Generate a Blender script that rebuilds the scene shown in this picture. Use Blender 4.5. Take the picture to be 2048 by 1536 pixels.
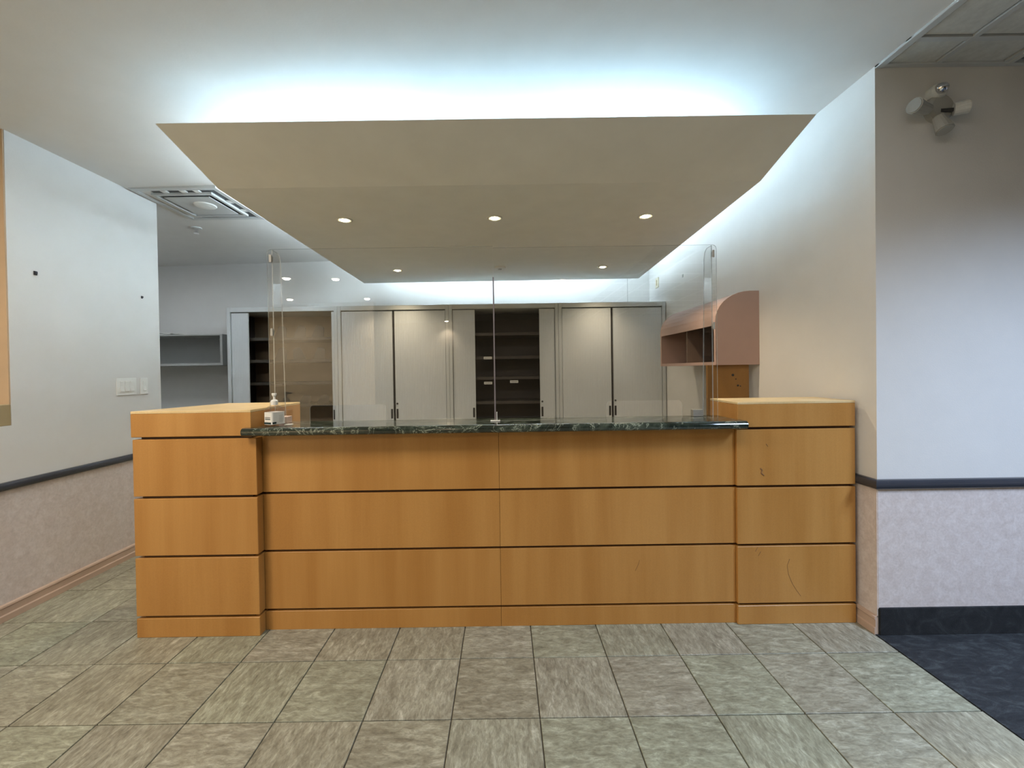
import bpy, bmesh, math, random
from mathutils import Vector, Matrix
random.seed(7)
for o in list(bpy.data.objects): bpy.data.objects.remove(o, do_unlink=True)
C = bpy.context.scene.collection
S = bpy.context.scene

# ------------------------------------------------------------------ camera
H = 1.24; F = 840.0
cam_d = bpy.data.cameras.new('camera'); cam = bpy.data.objects.new('camera', cam_d); C.objects.link(cam)
cam_d.sensor_fit = 'HORIZONTAL'; cam_d.sensor_width = 36; cam_d.lens = F/2048*36
cam_d.shift_x = (1024-1009)/2048; cam_d.shift_y = -(768-749)/2048
cam_d.clip_start = 0.02; cam_d.clip_end = 60
yaw, pitch, roll = 0.0012, -0.0107, 0.0148
Mx = Matrix.Rotation(-yaw,3,'Z') @ Matrix.Rotation(math.pi/2+pitch,3,'X') @ Matrix.Rotation(-roll,3,'Z')
cam.matrix_world = Matrix.Translation((0,0,H)) @ Mx.to_4x4()
S.camera = cam

# ------------------------------------------------------------------ world, exposure
W = bpy.data.worlds.new('world'); S.world = W; W.use_nodes = True
W.node_tree.nodes['Background'].inputs[0].default_value = (0.8,0.85,0.9,1)
W.node_tree.nodes['Background'].inputs[1].default_value = 0.05
S.view_settings.view_transform = 'Standard'; S.view_settings.look = 'None'
S.view_settings.exposure = 1.6; S.view_settings.gamma = 1.0; S.view_settings.use_curve_mapping = False

# ------------------------------------------------------------------ lights
COOL = (0.50,0.77,1.0); COOL2 = (0.72,0.88,1.0); WARM = (1.0,0.80,0.55); NEUT = (1.0,0.89,0.77)
def area(name, loc, size, power, color, rot=(0,0,0), sy=None, spread=None):
    l = bpy.data.lights.new(name,'AREA'); l.energy = power; l.color = color
    l.shape = 'RECTANGLE'; l.size = size; l.size_y = sy or size
    if spread: l.spread = spread
    o = bpy.data.objects.new(name,l); C.objects.link(o); o.location = loc; o.rotation_euler = rot
    return o
def spot(name, loc, power, color, ang=100, blend=0.6, rad=0.03, rot=(0,0,0)):
    l = bpy.data.lights.new(name,'SPOT'); l.energy = power; l.color = color
    l.spot_size = math.radians(ang); l.spot_blend = blend; l.shadow_soft_size = rad
    o = bpy.data.objects.new(name,l); C.objects.link(o); o.location = loc; o.rotation_euler = rot
    return o
UP = (math.pi,0,0)
# fluorescent battens lying on top of the hanging canopy, facing the ceiling
COVE = [((-0.72,2.42,2.325),0.98,0.06),((0.55,2.42,2.325),1.10,0.06),((-1.27,3.25,2.31),0.06,1.4),
        ((1.16,3.25,2.31),0.06,1.4),((-0.6,4.42,2.31),1.1,0.06),((0.65,4.42,2.31),1.1,0.06)]
COVE_W = [4.5,4.5,15.5,3.2,12,12]
for i,(p,a,b) in enumerate(COVE):
    area('cove_batten_light', (p[0],p[1],p[2]+0.012), a, COVE_W[i], COOL if i < 2 else COOL2, UP, b)
# downlights of the canopy
DOWN = [(-0.0,0.0)]
# fluorescent troffer of the hall on the right, and the side room lamp
area('hall_troffer_light', (2.5,0.15,2.50), 0.55, 31, (0.58,0.74,1.0), (0,0,0), 1.1, math.radians(138))
area('side_room_light', (-3.5,3.55,2.47), 0.3, 3.0, (0.92,0.97,1.0), (0,0,0), 0.3)
# added fill lamps out of view, sited where the shield doesn't mirror them
area('room_fill_light', (-1.9,0.75,2.51), 1.0, 15, NEUT, (0,0,0), 0.6)
area('room_fill_light', (0.5,0.75,2.535), 1.2, 5, (1.0,0.95,0.90), (0,0,0), 0.6)
area('room_fill_light', (-4.35,-2.1,2.48), 0.8, 40, (1.0,0.84,0.62), (0,0,0), 0.8)  # added to brighten the side wall that the shield reflects

# ------------------------------------------------------------------ materials
def newmat(name):
    m = bpy.data.materials.new(name); m.use_nodes = True
    return m, m.node_tree.nodes, m.node_tree.links, m.node_tree.nodes['Principled BSDF']
def lin(r,g,b):
    f = lambda c: (c/255/12.92) if c/255 <= 0.04045 else ((c/255+0.055)/1.055)**2.4
    return (f(r),f(g),f(b),1)
def coords(n, l, scale=(1,1,1), rot=(0,0,0), rnd=0):
    t = n.new('ShaderNodeTexCoord'); mp = n.new('ShaderNodeMapping')
    mp.inputs['Scale'].default_value = scale; mp.inputs['Rotation'].default_value = rot
    l.new(t.outputs['Object'], mp.inputs['Vector'])
    if rnd:
        oi = n.new('ShaderNodeObjectInfo'); mu = n.new('ShaderNodeMath'); mu.operation = 'MULTIPLY'; mu.inputs[1].default_value = rnd
        l.new(oi.outputs['Random'], mu.inputs[0]); cx = n.new('ShaderNodeCombineXYZ')
        for k in range(3): l.new(mu.outputs[0], cx.inputs[k])
        l.new(cx.outputs[0], mp.inputs['Location'])
    return mp.outputs['Vector']
def noise(n, l, vec, scale, detail=4, rough=0.55, dist=0):
    t = n.new('ShaderNodeTexNoise'); t.inputs['Scale'].default_value = scale; t.inputs['Detail'].default_value = detail
    t.inputs['Roughness'].default_value = rough; t.inputs['Distortion'].default_value = dist
    l.new(vec, t.inputs['Vector']); return t.outputs['Fac']
def ramp(n, l, fac, stops):
    r = n.new('ShaderNodeValToRGB'); e = r.color_ramp.elements
    while len(e) < len(stops): e.new(0.5)
    for k,(p,c) in enumerate(stops): e[k].position = p; e[k].color = c
    l.new(fac, r.inputs['Fac']); return r.outputs['Color']
def bump(n, l, h, bsdf, strength, dist=0.002):
    b = n.new('ShaderNodeBump'); b.inputs['Strength'].default_value = strength; b.inputs['Distance'].default_value = dist
    l.new(h, b.inputs['Height']); l.new(b.outputs[0], bsdf.inputs['Normal'])
def mixc(n, l, fac, a, b, mode='MIX'):
    m = n.new('ShaderNodeMix'); m.data_type = 'RGBA'; m.blend_type = mode
    if isinstance(fac,(int,float)): m.inputs[0].default_value = fac
    else: l.new(fac, m.inputs[0])
    for s,v in ((6,a),(7,b)):
        if isinstance(v,tuple): m.inputs[s].default_value = v
        else: l.new(v, m.inputs[s])
    return m.outputs[2]
def simple(name, col, rough=0.5, metal=0, nz=0.04, sc=6, bmp=0.0, bsc=120, spec=0.5):
    m,n,l,b = newmat(name)
    v = coords(n,l); f = noise(n,l,v,sc,5)
    lo = tuple(c*(1-nz) for c in col[:3])+(1,); hi = tuple(min(1,c*(1+nz)) for c in col[:3])+(1,)
    l.new(ramp(n,l,f,[(0.3,lo),(0.7,hi)]), b.inputs['Base Color'])
    b.inputs['Roughness'].default_value = rough; b.inputs['Metallic'].default_value = metal
    b.inputs['Specular IOR Level'].default_value = spec
    if bmp: bump(n,l,noise(n,l,v,bsc,3),b,bmp)
    return m
def emit(name, col, s):
    m,n,l,b = newmat(name); b.inputs['Base Color'].default_value = (0.8,0.8,0.8,1)
    b.inputs['Emission Color'].default_value = col; b.inputs['Emission Strength'].default_value = s; return m

M = {}
M['paint'] = simple('white_wall_paint', (0.66,0.655,0.64,1), 0.75, nz=0.02, bmp=0.25, bsc=220)
M['ceil'] = simple('ceiling_paint', (0.70,0.70,0.69,1), 0.85, nz=0.02, bmp=0.15, bsc=90)
M['canopy'] = simple('canopy_paint', (0.72,0.72,0.68,1), 0.8, nz=0.03, bmp=0.1, bsc=120)
M['jamb'] = simple('tan_jamb_paint', (0.46,0.33,0.21,1), 0.7, nz=0.05)
M['stool'] = simple('olive_tan_stool', (0.36,0.28,0.15,1), 0.6, nz=0.08)
M['room'] = simple('beige_room_paint', (0.60,0.52,0.40,1), 0.8)
M['steel'] = simple('grey_cabinet_steel', (0.52,0.55,0.56,1), 0.4, nz=0.02)
M['inside'] = simple('dark_cabinet_interior', (0.045,0.038,0.034,1), 0.6, nz=0.1)
M['inside2'] = simple('veil_taupe_interior', (0.26,0.20,0.135,1), 0.6, nz=0.1)  # taupe raised to imitate the brown veil reflected in the shield
M['divider'] = simple('dark_divider_metal', (0.03,0.024,0.016,1), 0.5)
M['slot'] = simple('dark_slot', (0.03,0.03,0.03,1), 0.5)
M['reveal'] = simple('dark_groove', (0.055,0.026,0.010,1), 0.7)
M['rail'] = simple('slate_rail_vinyl', (0.040,0.043,0.054,1), 0.18, nz=0.08)
M['pinkbase'] = simple('pinkish_base_moulding', (0.50,0.37,0.29,1), 0.5, nz=0.05)
M['pink'] = simple('dusty_pink_laminate', (0.42,0.29,0.25,1), 0.5, nz=0.03)
M['hutchin'] = simple('brown_hutch_interior', (0.13,0.09,0.07,1), 0.6)
M['greyshelf'] = simple('grey_shelf_laminate', (0.36,0.37,0.36,1), 0.5)
M['white'] = simple('white_plastic', (0.75,0.76,0.74,1), 0.3, nz=0.01)
M['ivory'] = simple('ivory_plastic', (0.62,0.58,0.44,1), 0.4)
M['paper'] = simple('white_paper', (0.8,0.79,0.76,1), 0.8)
M['pinkpaper'] = simple('pinkish_paper', (0.60,0.46,0.42,1), 0.8)
M['teal'] = simple('dark_teal_print', (0.01,0.035,0.04,1), 0.5)
M['greyprint'] = simple('grey_print', (0.12,0.12,0.12,1), 0.6)
M['chrome'] = simple('chrome', (0.75,0.75,0.77,1), 0.08, metal=1)
M['tube'] = emit('fluorescent_tube_glow', COOL+(1,), 1.6)
M['lamp'] = emit('halogen_lamp_glow', (1.0,0.86,0.50,1), 22)
M['lampcool'] = emit('troffer_glow', (0.85,0.93,1,1), 2.5)
M['led'] = emit('waiting_room_lamp_glow', (1.0,0.90,0.72,1), 26)
M['tilew'] = simple('acoustic_tile', (0.56,0.57,0.55,1), 0.9, nz=0.08, sc=40, bmp=0.6, bsc=160)
M['tbar'] = simple('grid_bar_enamel', (0.50,0.52,0.53,1), 0.4)
M['louvre'] = simple('diffuser_enamel', (0.52,0.54,0.54,1), 0.4)
M['ducts'] = simple('dark_duct_throat', (0.10,0.11,0.12,1), 0.6)
M['haze'] = simple('clear_grey_plastic', (0.34,0.335,0.31,1), 0.25)
M['grout'] = simple('grout', (0.19,0.17,0.13,1), 0.9, nz=0.1)

def wood(name, c1, c2, rough=0.38):
    m,n,l,b = newmat(name)
    v = coords(n,l,(5,5,0.35),rnd=17); f1 = noise(n,l,v,1.6,3,0.5)
    v2 = coords(n,l,(60,60,1.5),rnd=9); f2 = noise(n,l,v2,2.5,5,0.6)
    v3 = coords(n,l,(1,1,1),rnd=3); f3 = noise(n,l,v3,260,2,0.6)
    a = ramp(n,l,f1,[(0.35,c1),(0.65,c2)])
    g = ramp(n,l,f2,[(0.3,(0.955,0.945,0.93,1)),(0.7,(1,1,1,1))])
    s = ramp(n,l,f3,[(0.35,(0.93,0.92,0.90,1)),(0.6,(1,1,1,1))])
    x = mixc(n,l,1.0,a,g,'MULTIPLY'); x = mixc(n,l,1.0,x,s,'MULTIPLY')
    l.new(x,b.inputs['Base Color']); b.inputs['Roughness'].default_value = rough
    return m
M['maple'] = wood('maple_veneer', (0.42,0.198,0.046,1), (0.50,0.258,0.072,1))
M['mapletop'] = wood('pale_maple_top', (0.66,0.50,0.26,1), (0.74,0.58,0.33,1), 0.35)
M['board'] = wood('brown_board', (0.26,0.13,0.028,1), (0.30,0.155,0.038,1), 0.5)

def slate():
    m,n,l,b = newmat('slate_look_tile')
    t = n.new('ShaderNodeTexCoord'); oi = n.new('ShaderNodeObjectInfo')
    mu = n.new('ShaderNodeMath'); mu.operation='MULTIPLY'; mu.inputs[1].default_value = 47.0; l.new(oi.outputs['Random'],mu.inputs[0])
    fl = n.new('ShaderNodeMath'); fl.operation='SNAP'; fl.inputs[1].default_value = 1.5708; l.new(mu.outputs[0],fl.inputs[0])
    vr = n.new('ShaderNodeVectorRotate'); vr.rotation_type='Z_AXIS'; l.new(t.outputs['Object'],vr.inputs['Vector']); l.new(fl.outputs[0],vr.inputs['Angle'])
    ad = n.new('ShaderNodeVectorMath'); ad.operation='ADD'; l.new(vr.outputs[0],ad.inputs[0]); l.new(mu.outputs[0],ad.inputs[1])
    mp = n.new('ShaderNodeMapping'); mp.inputs['Scale'].default_value=(1,2.6,1); mp.inputs['Rotation'].default_value=(0,0,0.5); l.new(ad.outputs[0],mp.inputs['Vector'])
    f1 = noise(n,l,mp.outputs[0],15,8,0.74,0.6); f2 = noise(n,l,ad.outputs[0],3,3); f3 = noise(n,l,mp.outputs[0],38,4,0.7,0.4)
    a = ramp(n,l,f1,[(0.30,(0.180,0.172,0.132,1)),(0.45,(0.275,0.268,0.207,1)),(0.55,(0.345,0.342,0.272,1)),(0.68,(0.50,0.50,0.42,1))])
    g = ramp(n,l,f2,[(0.3,(0.86,0.84,0.82,1)),(0.7,(1.05,1.05,1.03,1))])
    s = ramp(n,l,f3,[(0.32,(0.72,0.71,0.70,1)),(0.60,(1.08,1.08,1.08,1))])
    tn = ramp(n,l,oi.outputs['Random'],[(0.0,(0.95,0.94,0.90,1)),(0.5,(1,1,1,1)),(1.0,(0.97,1.04,0.98,1))])
    x = mixc(n,l,1.0,a,g,'MULTIPLY'); x = mixc(n,l,1.0,x,s,'MULTIPLY'); x = mixc(n,l,1.0,x,tn,'MULTIPLY')
    l.new(x,b.inputs['Base Color']); b.inputs['Roughness'].default_value = 0.42
    bump(n,l,f1,b,0.5,0.004); return m
M['slate'] = slate()
def vinyl():
    m,n,l,b = newmat('mottled_vinyl_wallcovering')
    v = coords(n,l); f = noise(n,l,v,26,6,0.65,0.7); g = noise(n,l,v,90,4,0.7)
    a = ramp(n,l,f,[(0.3,(0.58,0.505,0.475,1)),(0.5,(0.64,0.57,0.545,1)),(0.7,(0.70,0.64,0.62,1))])
    s = ramp(n,l,g,[(0.35,(0.88,0.88,0.88,1)),(0.6,(1,1,1,1))])
    l.new(mixc(n,l,1.0,a,s,'MULTIPLY'),b.inputs['Base Color']); b.inputs['Roughness'].default_value = 0.6
    bump(n,l,g,b,0.3); return m
M['vinyl'] = vinyl()
def carpet(name, k):
    m,n,l,b = newmat(name)
    v = coords(n,l,(1,2.4,1),(0,0,0.8)); f = noise(n,l,v,9,6,0.7,1.2); v2 = coords(n,l); g = noise(n,l,v2,320,2,0.7)
    a = ramp(n,l,f,[(0.35,(0.012*k,0.016*k,0.022*k,1)),(0.52,(0.030*k,0.036*k,0.044*k,1)),(0.68,(0.075*k,0.090*k,0.098*k,1))])
    s = ramp(n,l,g,[(0.35,(0.7,0.7,0.7,1)),(0.6,(1.1,1.1,1.1,1))])
    l.new(mixc(n,l,1.0,a,s,'MULTIPLY'),b.inputs['Base Color']); b.inputs['Roughness'].default_value = 0.95
    bump(n,l,g,b,0.8,0.004); return m
M['carpet'] = carpet('blue_black_carpet',0.75); M['carpetbase'] = carpet('blue_black_carpet_base',0.42)
def granite():
    m,n,l,b = newmat('green_marble')
    v = coords(n,l,(1,1.6,1)); f = noise(n,l,v,5,8,0.68,1.6)
    t = n.new('ShaderNodeTexNoise'); t.inputs['Scale'].default_value=3.2; t.inputs['Detail'].default_value=7; t.inputs['Distortion'].default_value=2.2; t.inputs['Roughness'].default_value=0.7
    l.new(v,t.inputs['Vector'])
    a = ramp(n,l,f,[(0.35,(0.008,0.012,0.009,1)),(0.54,(0.022,0.032,0.024,1)),(0.72,(0.09,0.115,0.09,1))])
    vein = ramp(n,l,t.outputs['Fac'],[(0.490,(0,0,0,1)),(0.5,(0.34,0.38,0.31,1)),(0.510,(0,0,0,1))])
    l.new(mixc(n,l,1.0,a,vein,'ADD'),b.inputs['Base Color']); b.inputs['Roughness'].default_value = 0.07
    b.inputs['Specular IOR Level'].default_value = 0.7
    return m
M['granite'] = granite()
def tambour():
    m,n,l,b = newmat('ribbed_tambour_door')
    v = coords(n,l); w = n.new('ShaderNodeTexWave'); w.wave_type='BANDS'; w.bands_direction='X'; w.inputs['Scale'].default_value = 18
    l.new(v,w.inputs['Vector']); f = noise(n,l,v,3,3)
    a = ramp(n,l,w.outputs['Fac'],[(0.0,(0.50,0.53,0.55,1)),(0.3,(0.58,0.615,0.635,1))])
    g = ramp(n,l,f,[(0.3,(0.96,0.96,0.96,1)),(0.7,(1,1,1,1))])
    l.new(mixc(n,l,1.0,a,g,'MULTIPLY'),b.inputs['Base Color']); b.inputs['Roughness'].default_value = 0.45
    bump(n,l,w.outputs['Fac'],b,0.35,0.002); return m
M['tambour'] = tambour()
def clear(name, tint, rough=0.0, ior=1.49):
    m = bpy.data.materials.new(name); m.use_nodes = True; n = m.node_tree.nodes; l = m.node_tree.links; n.clear()
    o = n.new('ShaderNodeOutputMaterial'); mx = n.new('ShaderNodeMixShader'); tr = n.new('ShaderNodeBsdfTransparent'); gl = n.new('ShaderNodeBsdfGlossy'); fr = n.new('ShaderNodeFresnel')
    r0 = ((ior-1)/(ior+1))**2
    ge = n.new('ShaderNodeNewGeometry'); dt = n.new('ShaderNodeVectorMath'); dt.operation='DOT_PRODUCT'
    l.new(ge.outputs['Normal'],dt.inputs[0]); l.new(ge.outputs['Incoming'],dt.inputs[1])
    def mth(op,a,b=None):
        q = n.new('ShaderNodeMath'); q.operation = op
        for i,v in ((0,a),(1,b)):
            if v is None: continue
            if isinstance(v,(int,float)): q.inputs[i].default_value = v
            else: l.new(v,q.inputs[i])
        return q.outputs[0]
    pw = mth('POWER', mth('SUBTRACT',1.0,mth('ABSOLUTE',dt.outputs['Value'])), 5.0)
    fac = mth('MINIMUM', mth('ADD', mth('MULTIPLY',pw,1-r0), r0), 0.6)
    n.remove(fr)
    tr.inputs['Color'].default_value = tint; gl.inputs['Roughness'].default_value = rough
    l.new(fac,mx.inputs[0]); l.new(tr.outputs[0],mx.inputs[1]); l.new(gl.outputs[0],mx.inputs[2]); l.new(mx.outputs[0],o.inputs['Surface'])
    return m
M['acrylic'] = clear('clear_acrylic', (0.975,0.98,0.98,1), 0.0, 1.65)
M['bottle'] = clear('clear_bottle_plastic', (0.93,0.90,0.91,1), 0.05, 1.5)
def edge():
    m,n,l,b = newmat('acrylic_polished_edge'); b.inputs['Base Color'].default_value=(0.55,0.58,0.57,1); b.inputs['Roughness'].default_value=0.2
    b.inputs['Alpha'].default_value = 0.55; return m
M['edge'] = edge()
M['seam'] = simple('grey_acrylic_joint', (0.20,0.18,0.20,1), 0.3)

# ------------------------------------------------------------------ helpers
def setp(o, label=None, cat=None, group=None, kind=None):
    if label: o['label'] = label
    if cat: o['category'] = cat
    if group: o['group'] = group
    if kind: o['kind'] = kind
    return o
ORI = {}
def thing(name, label, cat, loc, group=None):
    o = bpy.data.objects.new(name, None); C.objects.link(o); o.location = loc; o.empty_display_size = 0.05
    ORI[o] = Vector(loc); return setp(o,label,cat,group)
def link(name, bm, mats, parent=None, origin=None, smooth=False):
    """bm is in world coordinates; the mesh is stored about the parent's origin"""
    off = ORI[parent] if parent is not None else Vector(origin or (0,0,0))
    loc = Vector((0,0,0)) if parent is not None else off
    bmesh.ops.translate(bm, verts=bm.verts, vec=-off)
    bmesh.ops.recalc_face_normals(bm, faces=bm.faces)
    me = bpy.data.meshes.new(name); bm.to_mesh(me); bm.free()
    for m in (mats if isinstance(mats,(list,tuple)) else [mats]): me.materials.append(m)
    if smooth:
        for p in me.polygons: p.use_smooth = True
    o = bpy.data.objects.new(name, me); C.objects.link(o)
    if parent is not None: o.parent = parent
    o.location = loc; ORI[o] = off
    return o
def box(bm, x0,x1,y0,y1,z0,z1, bv=0, seg=1, mi=0):
    r = bmesh.ops.create_cube(bm, size=1); vs = r['verts']
    for v in vs: v.co = Vector(((x0+x1)/2+v.co.x*(x1-x0),(y0+y1)/2+v.co.y*(y1-y0),(z0+z1)/2+v.co.z*(z1-z0)))
    es = list({e for v in vs for e in v.link_edges})
    if bv: bmesh.ops.bevel(bm, geom=es, offset=bv, segments=seg, profile=0.5, affect='EDGES')
    return vs
def bx(*a, **k):
    bm = bmesh.new(); box(bm,*a,**k); return bm
def prism(bm, pts, z0, z1, axis='z', bv=0):
    """polygon pts extruded between z0 and z1 along an axis"""
    def P(a,b,c): return {'z':(a,b,c),'x':(c,a,b),'y':(a,c,b)}[axis]
    lo = [bm.verts.new(P(a,b,z0)) for a,b in pts]; hi = [bm.verts.new(P(a,b,z1)) for a,b in pts]
    fs = [bm.faces.new(lo), bm.faces.new(list(reversed(hi)))]
    k = len(pts)
    for i in range(k): fs.append(bm.faces.new((lo[i],hi[i],hi[(i+1)%k],lo[(i+1)%k])))
    if bv:
        bmesh.ops.recalc_face_normals(bm, faces=fs)
        bmesh.ops.bevel(bm, geom=list({e for f in fs for e in f.edges}), offset=bv, segments=1, affect='EDGES')
    return fs
def lathe(bm, prof, c, n=20, axis='z', sx=1, sy=1):
    """prof: list of (radius, height)"""
    rings = []
    for r,h in prof:
        ring = []
        for i in range(n):
            a = 2*math.pi*i/n; u,v = r*math.cos(a)*sx, r*math.sin(a)*sy
            p = {'z':(u,v,h),'y':(u,h,v),'x':(h,u,v)}[axis]
            ring.append(bm.verts.new(Vector(c)+Vector(p)))
        rings.append(ring)
    for a,b in zip(rings,rings[1:]):
        for i in range(n): bm.faces.new((a[i],a[(i+1)%n],b[(i+1)%n],b[i]))
    bm.faces.new(rings[0]); bm.faces.new(list(reversed(rings[-1])))
def tube(bm, p, q, r, n=10, r2=None):
    p,q = Vector(p),Vector(q); d = q-p; z = d.normalized(); x = z.orthogonal().normalized(); y = z.cross(x)
    r2 = r if r2 is None else r2
    A = [bm.verts.new(p+r*(math.cos(2*math.pi*i/n)*x+math.sin(2*math.pi*i/n)*y)) for i in range(n)]
    B = [bm.verts.new(q+r2*(math.cos(2*math.pi*i/n)*x+math.sin(2*math.pi*i/n)*y)) for i in range(n)]
    for i in range(n): bm.faces.new((A[i],A[(i+1)%n],B[(i+1)%n],B[i]))
    bm.faces.new(list(reversed(A))); bm.faces.new(B)
def struct(name, bm, m, parent=None):
    o = link(name,bm,m,parent)
    if parent is None: o['kind'] = 'structure'
    return o

XL, XR = -2.565, 1.700          # inner faces of the left and right walls
YC = 1.915                      # face of the wall beside the hall
YB = 4.88                       # back wall
def zc(x): return 2.52+0.0165*(x-XL)   # the plaster ceiling

# ------------------------------------------------------------------ floor
fl = struct('floor', bx(-5.6,1.687,-7,YB,-0.12,-0.008), M['grout'])
PX, PY = 0.3155, 0.314
cols = [0.11+PX*k for k in range(-9,5)]; rows = [1.796+PY*k for k in range(-3,5)]
proto = None
for j,y in enumerate(rows):
    for i,x in enumerate(cols):
        if y > 2.05 and x > -1.7+0.1: continue
        if proto is None:
            bm = bx(-PX/2+0.0022,PX/2-0.0022,-PY/2+0.0022,PY/2-0.0022,-0.0085,0.0,bv=0.0012)
            proto = link('floor_tile', bm, M['slate'], fl); o = proto
        else:
            o = proto.copy(); C.objects.link(o); o.parent = fl
        o.location = (x+PX/2, y+PY/2, random.uniform(-0.0006,0.0004))
bm = bmesh.new()
for k in range(-24,12):
    y = 1.796+PY*k
    for i in range(-18,5):
        x = 0.11+PX*i
        if any(abs(y-r) < 0.01 for r in rows) and -2.75 < x and not (y > 2.05 and x > -1.6): continue
        if y+PY > YB: continue
        box(bm, x+0.0022,x+PX-0.0022,y+0.0022,y+PY-0.0022,-0.0085,0)
o = link('tile_field', bm, M['slate'], fl); o['kind'] = 'stuff'
struct('floor_carpet', bx(1.689,5.2,-7,YC+0.3,-0.12,0.002), M['carpet'])

# ------------------------------------------------------------------ walls
def slab(name, x0,x1,y0,y1,z0,z1,m,parent=None): return struct(name, bx(x0,x1,y0,y1,z0,z1), m, parent)
# left wall : full height behind the opening, a low wall under it
bm = bmesh.new(); 
prism(bm, [(0.9,0),(3.14,0),(3.14,2.53),(2.186,2.53),(2.186,0.99),(0.9,0.99)], XL-0.14, XL, 'x')
wl = struct('wall_left', bm, M['paint'])
struct('wainscot', bx(XL,XL+0.004,0.9,3.14,0.08,0.66), M['vinyl'], wl)
jb = bmesh.new(); box(jb, XL-0.14,XL-0.002,2.179,2.1865,1.10,2.52)
struct('window_jamb', jb, M['jamb'], wl)
struct('window_stool', bx(XL-0.14,XL-0.001,2.12,2.1865,0.99,1.10,bv=0.003), M['stool'], wl)
# back wall with side wall of the recess
wb = struct('wall_back', bx(-4.6,XR+0.15,YB,YB+0.12,0,2.65), M['paint'])
struct('corner_joint', bx(1.444,1.449,YB-0.003,YB+0.01,0,2.6), M['greyshelf'], wb)
struct('wall_recess', bx(-4.72,-4.6,3.0,YB+0.12,0,2.6), M['paint'])
struct('wall_recess_front', bx(-4.72,XL-0.14,3.0,3.14,0,2.6), M['paint'])
# right wall running back, and the wall that faces the room beside the hall
bm = bmesh.new(); prism(bm, [(XR,YC),(5.2,YC),(5.2,YC+0.15),(XR+0.15,YC+0.15),(XR+0.15,YB),(XR,YB)], 0, 2.62)
wr = struct('wall_right', bm, M['paint'])
struct('wainscot', bx(XR+0.0,5.2,YC-0.004,YC,0.12,0.685), M['vinyl'], wr)
struct('wainscot', bx(XR-0.004,XR,YC-0.002,2.30,0.08,0.685), M['vinyl'], wr)
# room behind the camera
struct('wall_waiting_room_left', bx(-5.7,-5.6,-7,3.0,0,2.6), M['room'])
struct('wall_waiting_room_rear', bx(-5.6,5.2,-7.1,-7,0,2.7), M['room'])
struct('wall_hall_right', bx(5.2,5.3,-7,YC+0.15,0,2.7), M['paint'])
struct('wall_waiting_room_side', bx(-5.6,-2.36,-3.62,-3.5,0,2.55), M['room'])
# handrails
def rail(name, pts_a, pts_b, prof):
    bm = bmesh.new()
    A = [bm.verts.new(Vector(pts_a[0])+Vector(pts_a[1])*u+Vector((0,0,w))) for u,w in prof]
    B = [bm.verts.new(Vector(pts_b[0])+Vector(pts_b[1])*u+Vector((0,0,w))) for u,w in prof]
    k = len(prof)
    for i in range(k): bm.faces.new((A[i],A[(i+1)%k],B[(i+1)%k],B[i]))
    bm.faces.new(A); bm.faces.new(list(reversed(B)))
    return bm
half = [(0.0,-0.022)]+[(0.010+0.016*math.cos(t),0.022*math.sin(t)) for t in [math.radians(a) for a in range(-90,91,15)]]+[(0.0,0.022)]
bm = rail('r',((XR,YC,0.693),(-1,-1,0)),((5.2,YC,0.693),(0,-1,0)),half)
o = struct('trim_1', bm, M['rail'])
bm = rail('r',((XR,YC,0.693),(-1,-1,0)),((XR,2.05,0.693),(-1,0,0)),half)
struct('trim_2', bm, M['rail'])
half2 = [(u,w*0.95) for u,w in half]
struct('trim_3', rail('r',((XL,0.9,0.682),(1,0,0)),((XL,3.14,0.682),(1,0,0)),half2), M['rail'])
# baseboards
bprof = [(0,0),(0.016,0),(0.016,0.030),(0.012,0.036),(0.012,0.066),(0.016,0.072),(0.014,0.080),(0.006,0.086),(0,0.086)]
struct('baseboard_left', rail('b',((XL,0.9,0),(1,0,0)),((XL,3.14,0),(1,0,0)),bprof), M['pinkbase'])
struct('baseboard_right', rail('b',((XR,YC-0.002,0),(-1,0,0)),((XR,2.02,0),(-1,0,0)),bprof), M['pinkbase'])
struct('baseboard_hall', bx(XR+0.002,5.2,YC-0.012,YC,0.002,0.126,bv=0.002), M['carpetbase'])

# ------------------------------------------------------------------ ceilings
bm = bmesh.new()
def cq(pts, th=0.06):
    lo = [bm.verts.new((x,y,zc(x))) for x,y in pts]; hi = [bm.verts.new((x,y,zc(x)+th)) for x,y in pts]
    bm.faces.new(lo); bm.faces.new(list(reversed(hi)))
    for i in range(len(pts)): bm.faces.new((lo[i],hi[i],hi[(i+1)%len(pts)],lo[(i+1)%len(pts)]))
cq([(-5.7,-7),(XR,-7),(XR,YB+0.1),(-5.7,YB+0.1)])
ce = struct('ceiling', bm, M['ceil'])
ZG = 2.592
cg = struct('ceiling_grid', bx(XR+0.004,5.2,-7,YC,ZG+0.006,ZG+0.06), M['ducts'])
xs = [XR+0.03,1.965,2.27,2.90,3.51,4.12,4.73,5.2]; ys = [YC,1.755]+[1.755-0.61*k for k in range(1,15)]
tiles = None
for i in range(len(xs)-1):
    for j in range(len(ys)-1):
        if j > 4 or i > 4: continue
        if i == 2 and j in (0,1): continue
        link('ceiling_tile', bx(xs[i]+0.017,xs[i+1]-0.017,ys[j+1]+0.017,ys[j]-0.017,ZG-0.001,ZG+0.006,bv=0.002), M['tilew'], cg)
for x in xs[1:7]: link('grid_bar', bx(x-0.012,x+0.012,-7,YC,ZG-0.007,ZG+0.006), M['tbar'], cg)
for y in ys[1:]: link('grid_bar', bx(XR,5.2,y-0.012,y+0.012,ZG-0.0065,ZG+0.006), M['tbar'], cg)
link('wall_angle', bx(XR,XR+0.034,-7,YC,ZG-0.012,ZG+0.006,bv=0.002), M['tbar'], cg)
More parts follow.
